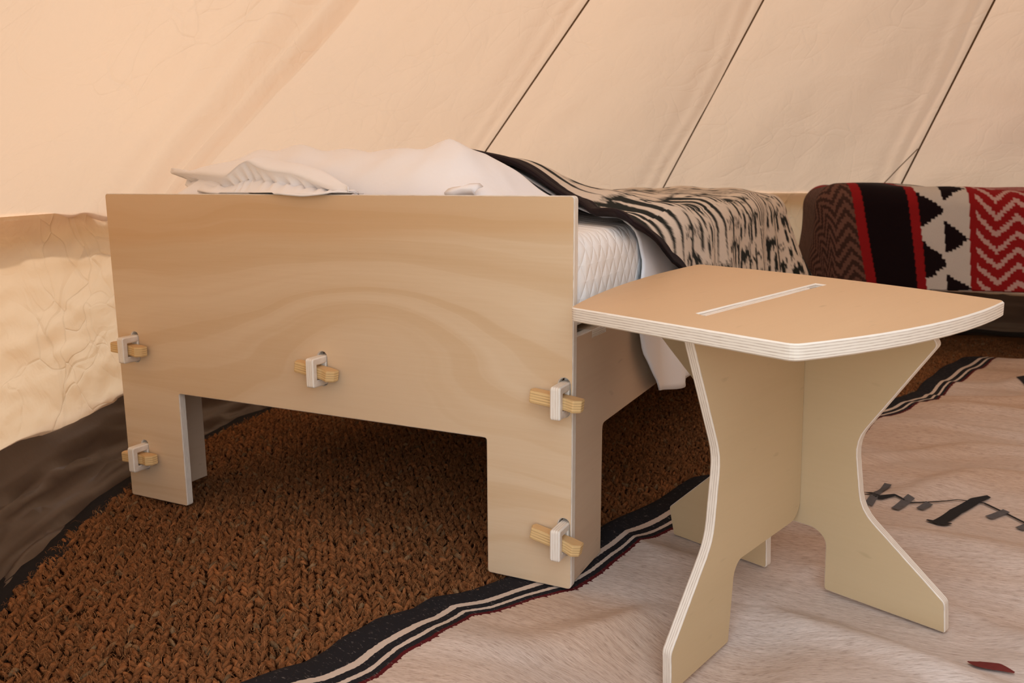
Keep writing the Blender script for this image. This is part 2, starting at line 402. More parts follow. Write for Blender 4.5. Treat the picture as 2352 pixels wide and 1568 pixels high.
def coir_backing():
    n, rings = 96, 50
    rr = np.linspace(0.02, RM - .04, rings)[:, None]; th = np.linspace(0, 2 * math.pi, n, endpoint=False)[None, :]
    X = TC[0] + rr * np.cos(th); Y = TC[1] + rr * np.sin(th); Z = -.030 + ground_dip(X, Y)
    V = np.stack([X, Y, Z + 0 * X], -1).reshape(-1, 3) - np.array(coir.location)
    F = [(i * n + j, (i + 1) * n + j, (i + 1) * n + (j + 1) % n, i * n + (j + 1) % n) for i in range(rings - 1) for j in range(n)]
    return mesh('backing', V, F, M_COIRB, coir)
coir_backing()
# the rug edge line on the floor, used here to end the braid under the rug
RE = np.array([.712, .702]); RP = np.array([.702, -.712]); RO = np.array([-.409, 1.176])
E_PX = [(557, 1566), (691, 1524), (749, 1487), (783, 1457), (825, 1438), (864, 1418), (944, 1401), (986, 1374), (1055, 1355), (1131, 1328), (1260, 1275), (1388, 1203), (1459, 1173), (1536, 1127), (1587, 1098), (1622, 1091), (1800, 1010), (1960, 945), (2062, 914), (2105, 894), (2132, 866), (2175, 836), (2208, 822), (2251, 821)]
I_PX = [(875, 1566), (932, 1518), (997, 1499), (1043, 1464), (1085, 1422), (1150, 1403), (1227, 1374), (1288, 1359), (1324, 1352), (1380, 1317), (1428, 1276), (1460, 1256), (1542, 1215), (1700, 1140), (1850, 1065), (1980, 1009), (2009, 982), (2086, 949), (2152, 929), (2182, 896), (2232, 866), (2281, 833)]
def uvof(px):
    q = on_floor(*px)[:2] - RO; return q @ RE, q @ RP
EU = sorted(uvof(q) for q in E_PX); IU = sorted(uvof(q) for q in I_PX)
UMAX = max(EU[-1][0], IU[-1][0])
def braid():
    cdir = np.array([math.cos(math.radians(104)), math.sin(math.radians(104))]); pdir = np.array([cdir[1], -cdir[0]])
    SP, PI_ = .0275, .0125
    us = np.arange(-3.2, 4.0, PI_); vs = np.arange(-2.6, 3.2, SP)
    P, S, W = [], [], []
    U, Vv = np.meshgrid(us, vs, indexing='ij')
    for sgn in (-1, 1):
        uu = U + (PI_ * .5 if sgn > 0 else 0) + rng.normal(0, .0022, U.shape)
        vv = Vv + sgn * SP * .25 + rng.normal(0, .0022, U.shape) + .012 * np.sin(U * 3.1 + Vv * 1.2)
        xy = uu[..., None] * cdir + vv[..., None] * pdir
        P.append(xy.reshape(-1, 2)); S.append(np.full(xy.size // 2, sgn))
    P = np.vstack(P); S = np.concatenate(S)
    d = np.hypot(P[:, 0] - TC[0], P[:, 1] - TC[1])
    rel = P - RO; vr = rel @ RP; ur = rel @ RE
    lim = np.interp(ur, [q[0] for q in EU], [q[1] for q in EU]) + .010
    near = (d < RM - .045) & (vr < lim) & (P[:, 1] > .72) & (P[:, 1] < 3.3) & (P[:, 0] < 1.2)
    far = (d < RM - .045) & (P[:, 0] > 1.25) & (P[:, 0] < 2.9) & (P[:, 1] > 2.7) & (P[:, 1] < 4.0) & ((vr < lim) | (ur > UMAX + .01))
    keep = near | far
    P, S = P[keep], S[keep]; n = len(P)
    ang = math.radians(104) + S * np.radians(38 + rng.normal(0, 10, n))
    L = rng.normal(.0108, .002, n); Wd = rng.normal(.0043, .0008, n); Hh = rng.normal(.0066, .0016, n)
    # lozenge template: 3 rings of 5 + 2 tips
    tpl = []
    for x, r in ((-.62, .72), (0, 1.0), (.62, .72)):
        for k in range(5):
            a = 2 * math.pi * k / 5 + .3; tpl.append((x, r * math.cos(a), r * math.sin(a)))
    tpl += [(-1.05, 0, -.35), (1.05, 0, -.35)]; tpl = np.array(tpl)
    f = []
    for i in range(2):
        for k in range(5):
            a, b_ = i * 5 + k, i * 5 + (k + 1) % 5; f += [(a, b_, b_ + 5), (a, b_ + 5, a + 5)]
    for k in range(5): f += [(15, (k + 1) % 5, k), (16, 10 + k, 10 + (k + 1) % 5)]
    f = np.array(f); nt_ = len(tpl)
    Tt = tpl[None] * np.stack([L, Wd, Hh], -1)[:, None, :] * (1 + rng.normal(0, .16, (n, nt_, 1)))
    ca, sa = np.cos(ang)[:, None], np.sin(ang)[:, None]
    X = P[:, 0, None] + Tt[..., 0] * ca - Tt[..., 1] * sa; Y = P[:, 1, None] + Tt[..., 0] * sa + Tt[..., 1] * ca
    hump = .006 * np.sin(P[:, 0] * 9 + 2 * np.sin(P[:, 1] * 5)) * np.sin(P[:, 1] * 7)
    Z = -.0125 + rng.normal(0, .0015, n)[:, None] + hump[:, None] * .5 + Tt[..., 2] + .25 * Tt[..., 0] + ground_dip(X, Y)
    V = np.stack([X, Y, Z], -1).reshape(-1, 3) - np.array(coir.location)
    F = (f[None] + (np.arange(n) * nt_)[:, None, None]).reshape(-1, 3)
    big = np.array([noise.noise(Vector((q[0] * 3, q[1] * 3, 0))) for q in P])
    base = np.array([.28, .112, .042])[None] * (1 + .22 * rng.normal(0, 1, (n, 1)) + .25 * big[:, None]).clip(.35, 1.8)
    grey = rng.random(n)[:, None] < .06
    base = np.where(grey, np.array([.30, .19, .10])[None] * rng.uniform(.6, 1.2, (n, 1)), base)
    o = mesh('braid', V, F, M_COIR, coir, smooth=True, colr=np.repeat(base, nt_, 0))
    o['kind'] = 'stuff'
    # loose fibres
    nf = 90000
    idx = rng.integers(0, n, nf); q = P[idx] + rng.normal(0, .005, (nf, 2))
    a = rng.uniform(0, 2 * math.pi, nf); ln = rng.gamma(3.0, .0035, nf).clip(.004, .05); cur = rng.normal(0, 1.0, nf)
    z0 = -.009 + ground_dip(q[:, 0], q[:, 1]); hh = rng.uniform(.002, .008, nf); wd = rng.uniform(.00025, .0006, nf)
    pts = []
    for k in range(5):
        s_ = k / 4.; aa = a + cur * s_
        x = q[:, 0] + np.cos(aa) * ln * s_; y = q[:, 1] + np.sin(aa) * ln * s_
        z = z0 + hh * np.sin(math.pi * s_) + .004 * s_
        for e in (-1, 1): pts.append(np.stack([x - np.sin(aa) * wd * e, y + np.cos(aa) * wd * e, z], -1))
    V = np.stack(pts, 1).reshape(-1, 3) - np.array(coir.location)
    f = np.array([(2 * k, 2 * k + 1, 2 * k + 3, 2 * k + 2) for k in range(4)])
    F = (f[None] + (np.arange(nf) * 10)[:, None, None]).reshape(-1, 4)
    c = np.array([.36, .165, .068])[None] * rng.uniform(.45, 1.3, (nf, 1))
    o = mesh('loose_fibres', V, F, M_COIR, coir, colr=np.repeat(c, 10, 0)); o['kind'] = 'stuff'
braid()

# ------------------------------------------------------------------ woven rug
def rug_material():
    m, nt, out = newmat('woven_rug'); b = principled(nt, out, .9, .08)
    uvn = nt.nodes.new('ShaderNodeUVMap'); uvn.uv_map = 'uv'; sp = nt.nodes.new('ShaderNodeSeparateXYZ'); nt.links.new(uvn.outputs[0], sp.inputs[0])
    u, w = sp.outputs[0], sp.outputs[1]
    def mp(sc):
        n = nt.nodes.new('ShaderNodeMapping'); n.inputs['Scale'].default_value = sc; nt.links.new(uvn.outputs[0], n.inputs[0]); return n.outputs[0]
    jit = math_(nt, 'MULTIPLY', math_(nt, 'SUBTRACT', noise_(nt, mp((130, 6, 1)), 1.0, 2.0), .5), .035)
    wj = math_(nt, 'ADD', w, jit)
    blk, crm, red = (.017, .016, .019), (.56, .46, .39), (.085, .010, .012)
    st = ramp(nt, [(0, blk), (.535, crm), (.645, blk), (.775, crm), (.845, blk), (.935, red), (.995, red)], 'CONSTANT'); nt.links.new(wj, st.inputs[0])
    fleck = noise_(nt, mp((230, 9, 1)), 1.0, 3.0, .7); fr_ = ramp(nt, [(.60, (0, 0, 0)), (.74, (1, 1, 1))]); nt.links.new(fleck, fr_.inputs[0])
    border = mixc(nt, math_(nt, 'MULTIPLY', fr_.outputs[0], .42), st.outputs[0], (.42, .37, .34))
    slub = noise_(nt, mp((620, 60, 1)), 1.0, 4.0, .65); slub2 = noise_(nt, mp((150, 9, 1)), 1.0, 3.0, .6)
    broad = noise_(nt, mp((2.2, .7, 1)), 1.0, 2.0, .5)
    br = ramp(nt, [(.42, (.60, .515, .465)), (.60, (.55, .41, .32))]); nt.links.new(broad, br.inputs[0])
    sr = ramp(nt, [(.30, (.60, .55, .52)), (.50, (1, 1, 1)), (.75, (1.2, 1.2, 1.22))]); nt.links.new(slub, sr.inputs[0])
    f = mixc(nt, 1.0, br.outputs[0], sr.outputs[0], 'MULTIPLY')
    s2 = ramp(nt, [(.35, (.86, .83, .80)), (.6, (1, 1, 1))]); nt.links.new(slub2, s2.inputs[0])
    f = mixc(nt, 1.0, f, s2.outputs[0], 'MULTIPLY')
    isf = math_(nt, 'GREATER_THAN', wj, 1.0)
    nt.links.new(mixc(nt, isf, border, f), b.inputs['Base Color'])
    bump(nt, math_(nt, 'ADD', slub, slub2), .25, .001, b)
    return m
M_RUG = rug_material()
def interp(L, u): 
    a = np.array(L); return np.interp(u, a[:, 0], a[:, 1])
def rug_uv(u, w):   # w: 0..1 border, >1 field (metres past the border)
    ve, vi = interp(EU, u), interp(IU, u)
    off = np.maximum(w - 1, 0); fade = np.exp(-off / .35)
    vi_mean = .125
    return np.where(w <= 1, ve + (vi - ve) * w, (vi_mean + (vi - vi_mean) * fade) + off)
FEET = [(.5411 + k * .6782, 1.5195 - k * .7349) for k in (-.28, -.22, -.16, -.11, -.06, .06, .11, .17, .22, .276)]
FEET += [(.5411 + k * .734, 1.5195 + k * .677) for k in (-.40, -.35, -.30, -.24)]
FEET += [(.1074 - k * .899 + m * .438, 1.4699 + k * .438 + m * .899) for k, m in ((0, 0), (.06, 0), (.12, 0), (.174, 0), (.016, .06), (.016, .12), (.016, .178))]
def rug_z(u, v, w):
    x = RO[0] + RE[0] * u + RP[0] * v; y = RO[1] + RE[1] * u + RP[1] * v
    inn = np.clip(v * 4, 0, 1)
    z = .004 * np.sin(u * 21 + 1.6 * np.sin(v * 3.3) + 1.0) * np.exp(-np.abs(v - .1) / .5)
    z = z + .010 * np.sin(u * 9.5 - v * 5.5 + 1.4 * np.sin(u * 4.0 + v * 2.3)) * inn
    z = z + .0055 * np.sin(u * 19 + v * 6.2 + 2 * np.sin(v * 5 + u)) * inn
    k = np.sin(24 * (u * .85 - v * .42) + 2.4 * np.sin(5 * u + 3.1 * v) + 1.2 * np.sin(9 * v))
    z = z + .016 * (np.maximum(k, 0) ** 1.6) * inn
    z = z + .006 + .010 * inn
    d2 = np.min([(x - fx) ** 2 + (y - fy) ** 2 for fx, fy in FEET], axis=0)
    t = np.clip((np.sqrt(d2) - .035) / .12, 0, 1); flat = t * t * (3 - 2 * t)
    return np.maximum(z, .001) * flat - .0015 * (1 - flat)
def rug_point(u, w, lift=0.0):
    v = rug_uv(u, w); x = RO[0] + RE[0] * u + RP[0] * v; y = RO[1] + RE[1] * u + RP[1] * v
    return np.stack([x, y, rug_z(u, v, w) + ground_dip(x, y) + lift], -1)
def build_rug():
    us = np.linspace(-.55, UMAX, 640); ws = np.concatenate([np.linspace(0, 1, 18), 1 + np.linspace(0, 1.75, 170)[1:]])
    U, Wg = np.meshgrid(us, ws, indexing='ij'); P = rug_point(U, Wg)
    edge = np.minimum(np.minimum((U - us[0]), (UMAX - U)), np.where(Wg < 1, Wg * .1, .2)); P[..., 2] -= .008 * np.exp(-np.clip(edge, 0, 1) / .006)
    r = empty('woven_rug', (.8, 1.2, 0)); tag(r, 'beige woven rug with black and cream striped border under the side table', 'rug')
    V = P.reshape(-1, 3) - np.array(r.location)
    mesh('rug_cloth', V, grid_faces(len(us), len(ws))[:, ::-1], M_RUG, r, smooth=True, uv=np.stack([U - .36 * np.maximum(Wg - 1, 0), Wg], -1).reshape(-1, 2))
    return r
rug = build_rug()
M_INK = plain('black_rug_motif', (.030, .028, .028), .9, .05, 120, .4)
M_INKG = plain('grey_rug_motif', (.12, .11, .11), .9, .05, 120, .5)
M_INKR = plain('dark_red_rug_motif', (.17, .035, .03), .9, .05, 120, .5)
def invert_rug(px):
    q = on_floor(*px)
    for _ in range(6):
        rel = q[:2] - RO; u = rel @ RE; v = rel @ RP
        ve, vi = float(interp(EU, u)), float(interp(IU, u)); w = v
        off = 0.0
        # solve field offset
        lo, hi = 1.0, 3.0
        for _k in range(40):
            mid = (lo + hi) / 2
            if float(rug_uv(np.array(u), np.array(mid))) < v: lo = mid
            else: hi = mid
        z = float(rug_point(np.array(u), np.array(lo))[2]); d = ray(*px); q = CAM + d * ((z - CAMH) / d[2])
    return u, lo
def ink(name, pts, widths, mat):
    """a painted stroke laid on the rug: pixel polyline turned into rug coordinates"""
    C = np.array([invert_rug(q) for q in pts]); n = 14 * (len(pts) - 1) + 1
    t = np.linspace(0, len(pts) - 1, n); c = np.stack([np.interp(t, range(len(pts)), C[:, k]) for k in (0, 1)], -1)
    wd = np.interp(t, range(len(pts)), widths); d = np.gradient(c, axis=0); d /= np.linalg.norm(d, axis=1)[:, None] + 1e-9
    nn = np.stack([-d[:, 1], d[:, 0]], -1); m = 4
    rows = [rug_point(c[:, 0] + nn[:, 0] * wd * s_, c[:, 1] + nn[:, 1] * wd * s_, .0042) for s_ in np.linspace(-.5, .5, m)]
    V = np.stack(rows, 1).reshape(-1, 3) - np.array(rug.location)
    return mesh(name, V, grid_faces(n, m), mat, rug)
ink('painted_stroke', [(1975, 1135), (2020, 1146), (2055, 1140), (2090, 1146), (2200, 1150), (2260, 1158), (2310, 1182), (2370, 1212)], [.016, .016, .008, .004, .003, .006, .006, .006], M_INK)
for a, b_ in [((2040, 1114), (1995, 1162)), ((2094, 1137), (2055, 1172)), ((2136, 1150), (2112, 1172)), ((2312, 1176), (2270, 1192)), ((2380, 1200), (2340, 1218))]:
    ink('painted_tick', [a, b_], [.017, .017], M_INKG)
ink('painted_arrow', [(2272, 1142), (2240, 1152), (2195, 1178), (2155, 1203)], [.012, .024, .026, .026], M_INK)
ink('painted_arrow', [(2128, 1197), (2160, 1205), (2186, 1206)], [.012, .03, .006], M_INK)
ink('painted_patch', [(2222, 1524), (2245, 1530), (2290, 1536), (2330, 1550)], [.004, .024, .024, .004], M_INKR)
ink('painted_patch', [(2342, 868), (2400, 878)], [.03, .05], M_INK)

# ------------------------------------------------------------------ flat boards
def round_poly(pts, r, n=5):
    out = []; m = len(pts)
    for i in range(m):
        p0, p1, p2 = np.array(pts[i - 1][:2], float), np.array(pts[i][:2], float), np.array(pts[(i + 1) % m][:2], float)
        rr = pts[i][2] if len(pts[i]) > 2 else r
        a = p0 - p1; b = p2 - p1; la, lb = np.linalg.norm(a), np.linalg.norm(b); a /= la; b /= lb
        k = min(rr, la * .45, lb * .45)
        if k < 1e-5: out.append(tuple(p1)); continue
        for t in np.linspace(0, 1, n):
            q = p1 + a * k * (1 - t) ** 2 + b * k * t ** 2; out.append(tuple(q))
    return out
def area(p): return .5 * sum(p[i - 1][0] * p[i][1] - p[i][0] * p[i - 1][1] for i in range(len(p)))
def inset(p, c):
    m = len(p); out = []
    for i in range(m):
        a = np.array(p[i]) - np.array(p[i - 1]); b = np.array(p[(i + 1) % m]) - np.array(p[i])
        a /= np.linalg.norm(a) + 1e-12; b /= np.linalg.norm(b) + 1e-12
        n = np.array([-a[1] - b[1], a[0] + b[0]]); l = np.linalg.norm(n); n = n / l if l > 1e-6 else np.array([-a[1], a[0]])
        cs = max(.5, np.array([-a[1], a[0]]) @ n)
        out.append(tuple(np.array(p[i]) + n * c / cs))
    return out
def board(name, outer, t, mats, parent, M, holes=(), ch=.0016):
    """flat panel in its local XY plane, thickness along local Z (centred); mats = (face, edge)"""
    loops = [outer if area(outer) > 0 else outer[::-1]] + [h if area(h) < 0 else h[::-1] for h in holes]
    V = []; F = []; mi = []; idx = []
    for L in loops:
        I = inset(L, ch); n = len(L); base = len(V)
        V += [(x, y, t / 2) for x, y in I] + [(x, y, t / 2 - ch) for x, y in L] + [(x, y, -t / 2 + ch) for x, y in L] + [(x, y, -t / 2) for x, y in I]
        idx.append((base, n))
        for r_ in range(3):
            for k in range(n):
                k2 = (k + 1) % n
                F.append((base + r_ * n + k, base + (r_ + 1) * n + k, base + (r_ + 1) * n + k2, base + r_ * n + k2)); mi.append(1)
    tris = tessellate_polygon([[Vector((x, y, 0)) for x, y in inset(L, ch)] for L in loops])
    flat = [b_ + k for b_, n in idx for k in range(n)]; flatb = [b_ + 3 * n + k for b_, n in idx for k in range(n)]
    for a, b_, c in tris:
        pa, pb, pc = V[flat[a]], V[flat[b_]], V[flat[c]]
        up = (pb[0] - pa[0]) * (pc[1] - pa[1]) - (pb[1] - pa[1]) * (pc[0] - pa[0]) > 0
        F.append((flat[a], flat[b_], flat[c]) if up else (flat[a], flat[c], flat[b_])); mi.append(0)
        F.append((flatb[a], flatb[c], flatb[b_]) if up else (flatb[a], flatb[b_], flatb[c])); mi.append(0)
    o = mesh(name, V, F, list(mats), parent, mi)
    if M is not None: o.matrix_local = M
    return o
def mat4(x, y, z, o=(0, 0, 0)):
    return Matrix(((x[0], y[0], z[0], o[0]), (x[1], y[1], z[1], o[1]), (x[2], y[2], z[2], o[2]), (0, 0, 0, 1)))

# ------------------------------------------------------------------ first bed
YAW = 1.1177; BO = np.array([.1074, 1.4699, 0]); BRZ = YAW - math.pi / 2
BX = np.array([math.sin(YAW), -math.cos(YAW), 0]); BY = np.array([math.cos(YAW), math.sin(YAW), 0]); BZ = np.array([0, 0, 1.0])
def bedpt(px, py, Y):
    d = ray(px, py); t = ((BO - CAM) @ BY + Y) / (d @ BY); q = CAM + d * t - BO
    return np.array([q @ BX, q @ BY, q[2]])
HW, HH, PT = 1.15, .721, .0187
bed = empty('bed_frame', tuple(BO), BRZ)
tag(bed, 'pale plywood slot-together bed frame with wedged headboard, under the white pillow', 'bed')
TABS = [(-1.093, .368), (-1.091, .107), (-.552, .367), (-.0165, .364), (-.0155, .100)]
def stadium(cx, cz, w, h, n=7):
    r = w / 2; p = []
    for k in range(n): a = math.pi * k / (n - 1); p.append((cx + r * math.cos(a), cz + h / 2 - r + r * math.sin(a)))
    for k in range(n): a = math.pi + math.pi * k / (n - 1); p.append((cx + r * math.cos(a), cz - h / 2 + r + r * math.sin(a)))
    return p
hb_out = round_poly([(-HW, 0), (-.966, 0), (-.966, .2705), (-.174, .2705), (-.174, 0), (0, 0, .010), (0, HH, .008), (-HW, HH, .008)], .006)
# the two inner arch corners are a little rounder
hb = board('headboard', hb_out, PT, (M_HEAD, M_EDGE), bed, mat4((1, 0, 0), (0, 0, 1), (0, -1, 0), (0, PT / 2, 0)),
           [stadium(x, z + .002, .0225, .072) for x, z in TABS])
# pieces that lock the joints
def tab_and_wedge(x, z, k):
    prof = round_poly([(-.043, -.030, .006), (.02, -.030, 0), (.02, .030, 0), (-.043, .030, .006)], .004)
    hole = [(-.029, -.016), (-.002, -.016), (-.002, .015), (-.029, .015)]
    TM = mat4((0, 1, 0), (0, 0, 1), (1, 0, 0), (x, 0, z))
    t = board('joint_tab', prof, .020, (M_TAB, M_TAB), bed, TM, [hole], .0025)
    # wedge: plan outline in (x, y), thickness vertical, ends chamfered, slightly tilted
    tilt = [.05, -.03, .14, .10, .20][k]; dx = [.004, .006, .004, 0, 0][k]
    w = round_poly([(-.060, -.014), (-.056, -.026), (.014, -.027), (.030, -.033), (.042, -.022), (.042, -.006), (.02, -.003), (-.056, -.004)], .002, 3)
    M = Matrix.Translation((x + dx, -.001, z - .001)) @ Matrix.Rotation(tilt, 4, 'Y')
    b = board('wedge', w, .023, (M_WEDGEF, M_WEDGE), t, TM.inverted() @ M, (), .0015)
for k, (x, z) in enumerate(TABS): tab_and_wedge(x, z, k)
RT, RB, BL = .4716, .2725, 2.12
def rail_outline():
    o = [(PT, 0), (.178, 0), (.178, RB, .012), (BL - .178, RB, .012), (BL - .178, 0), (BL - PT, 0), (BL - PT, RT)]
    # notches for the slats in the upper edge
    for i in range(10, -1, -1):
        y = .15 + i * .18; o += [(y + .037, RT), (y + .037, RT - .014), (y - .037, RT - .014), (y - .037, RT)]
    return o + [(PT, RT)]
for x in (-.016, -1.092):
    board('side_rail', round_poly(rail_outline(), .0, 4), .018, (M_RAIL, M_EDGE), bed, mat4((0, 1, 0), (0, 0, 1), (1, 0, 0), (x, 0, 0)))
board('centre_beam', [(PT, .33), (BL - PT, .33), (BL - PT, .455), (PT, .455)], .018, (M_RAIL, M_EDGE), bed, mat4((0, 1, 0), (0, 0, 1), (1, 0, 0), (-.552, 0, 0)))
board('footboard', round_poly([(-HW, 0), (-.966, 0), (-.966, .2705), (-.174, .2705), (-.174, 0), (0, 0), (0, .49), (-HW, .49)], .006), PT, (M_HEAD, M_EDGE), bed,
      mat4((1, 0, 0), (0, 0, 1), (0, -1, 0), (0, BL - PT / 2, 0)))
for i in range(11):
    y = .15 + i * .18
    board('bed_slat', [(-1.101, -.036), (-.007, -.036), (-.007, .036), (-1.101, .036)], .013, (M_RAIL, M_EDGE), bed, mat4((1, 0, 0), (0, 1, 0), (0, 0, 1), (0, y, RT - .0072)))

# mattress with a quilted protector
def quilt_material():
    m, nt, out = newmat('quilted_protector'); b = principled(nt, out, .85, .1)
    b.inputs['Base Color'].default_value = (.85, .84, .83, 1)
    tc = nt.nodes.new('ShaderNodeTexCoord'); sp = nt.nodes.new('ShaderNodeSeparateXYZ'); nt.links.new(tc.outputs['Object'], sp.inputs[0])
    yy = math_(nt, 'ADD', sp.outputs[1], math_(nt, 'MULTIPLY', sp.outputs[0], 1.0)); zz = sp.outputs[2]
    def absin(a, sgn):
        v = math_(nt, 'ADD' if sgn > 0 else 'SUBTRACT', math_(nt, 'MULTIPLY', yy, 1.0), math_(nt, 'MULTIPLY', zz, .72))
        return math_(nt, 'ABSOLUTE', math_(nt, 'SINE', math_(nt, 'MULTIPLY', v, math.pi / .043)))
    h = math_(nt, 'POWER', math_(nt, 'MINIMUM', absin(0, 1), absin(0, -1)), .6)
    n = noise_(nt, objcoord(nt), 24, 3.0)
    h = math_(nt, 'ADD', h, math_(nt, 'MULTIPLY', n, .9))
    bump(nt, h, .42, .007, b); return m
M_QUILT = quilt_material()
def rounded_box(name, x0, x1, y0, y1, z0, z1, r, mat, parent=None, seg=5, cuts=0, wob=0.0):
    bm = bmesh.new(); bmesh.ops.create_cube(bm, size=1.0)
    for v in bm.verts: v.co = Vector(((x0 + x1) / 2 + v.co.x * (x1 - x0), (y0 + y1) / 2 + v.co.y * (y1 - y0), (z0 + z1) / 2 + v.co.z * (z1 - z0)))
    bmesh.ops.bevel(bm, geom=bm.edges[:], offset=r, segments=seg, profile=.5, affect='EDGES')
    if cuts: bmesh.ops.subdivide_edges(bm, edges=[e for e in bm.edges if e.calc_length() > .15], cuts=cuts, use_grid_fill=True)
    for v in bm.verts:
        if wob: v.co += v.normal * noise.noise(v.co * 6) * wob
    me = bpy.data.meshes.new(name); bm.to_mesh(me); bm.free(); me.materials.append(mat)
    me.polygons.foreach_set('use_smooth', np.ones(len(me.polygons), dtype=bool))
    return link(bpy.data.objects.new(name, me), parent)
mt = rounded_box('mattress', -1.098, -.004, .024, 2.09, RT + .006, .652, .045, M_QUILT, None, 5, 24, .004)
mt.location = tuple(BO); mt.rotation_euler = (0, 0, BRZ)
tag(mt, 'thick mattress in white quilted protector beside the plywood headboard', 'mattress')

# draped cloth over a rounded box
def drape(s, t, xe, ye, ztop, r, flare=.06, xl=None, fold=0.0, foldk=22.0, sag=0.0):
    """s across, t along; past xe (right edge), past ye (far end), before xl (left edge) the cloth turns down"""
    ox = np.maximum(s - xe, 0); oy = np.maximum(t - ye, 0); ol = np.maximum(xl - s, 0) if xl is not None else 0 * s
    oxx = ox - ol; d = np.hypot(oxx, oy); dd = np.where(d < 1e-9, 1, d); ux, uy = oxx / dd, oy / dd
    q = np.clip(d / r, 0, math.pi / 2); drop = r * (1 - np.cos(q)) + np.maximum(d - r * math.pi / 2, 0)
    out = r * np.sin(q) + np.maximum(d - r * math.pi / 2, 0) * flare
    ang = np.arctan2(uy, np.abs(ux) + 1e-9) * .35
    along = np.where(oy > 0, ang, 0) + t
    out = out + fold * np.clip(drop / .25, 0, 1) * np.sin(along * foldk + 1.5 * np.sin(along * 7.3))
    x = np.minimum(s, xe); x = np.maximum(x, xl) if xl is not None else x
    return x + ux * out, np.minimum(t, ye) + uy * out, ztop - drop, drop
def ztop1(s, t):
    z = .700 + .010 * np.sin(s * 6 + 1) * np.sin(t * 5) + .006 * np.sin(t * 13 + s * 4)
    z = z + .128 * np.exp(-((t - .47) / .26) ** 2) / (1 + np.exp((s + .27) / .055)) / (1 + np.exp(-(s + .56) / .03))
    z = z - .034 * np.exp(-((t - .25) / .24) ** 2) / (1 + np.exp(-(s + .17) / .05)) - .012 / (1 + np.exp(-(s + .10) / .04)) - .014 * np.exp(-((t - .25) / .3) ** 2) / (1 + np.exp(-(s + .12) / .03))
    return z
def cloth(name, S, T, P, mat, uv=None, colr=None, thick=.006, parent=None):
    nu, nv = S.shape; V = P.reshape(-1, 3)
    o = mesh(name, V, grid_faces(nu, nv), mat, parent, smooth=True, uv=uv, colr=colr)
    return o
def solidify(o, t):
    m = o.modifiers.new('thickness', 'SOLIDIFY'); m.thickness = t; m.offset = -1.0; m.use_even_offset = False
# white top sheet hanging down the side of the bed
def build_sheet():
    ss = np.linspace(-.95, .38, 90); k = np.linspace(0, 1, 110)
    S, K = np.meshgrid(ss, k, indexing='ij')
    drop = np.clip(S + .03, 0, 1)
    t0 = .33 + .12 * np.clip(-(S + .02) / .06, 0, 1) + .03 * np.sin(drop * 9) + np.interp(drop, [0, .1, .2, .3, .36, .42], [0, .02, -.03, .01, .07, .16])
    T = t0 + (2.0 - t0) * K
    S2 = S + np.where(S > .1, .022 * np.sin(T * 11 + .4) * (S - .1) / .35, 0)
    x, y, z, d = drape(S2, T, -.040, 2.2, np.maximum(ztop1(S, T) - .022, .660), .040, .06, None, .010, 34)
    e = np.exp(-K / .02) * .004
    P = np.stack([x, y, z + e], -1)
    o = cloth('top_sheet', S, T, P, M_SHEET); o.location = tuple(BO); o.rotation_euler = (0, 0, BRZ); solidify(o, -.004)
    return tag(o, 'plain white sheet hanging below the patterned blanket beside the side table', 'sheet')
build_sheet()
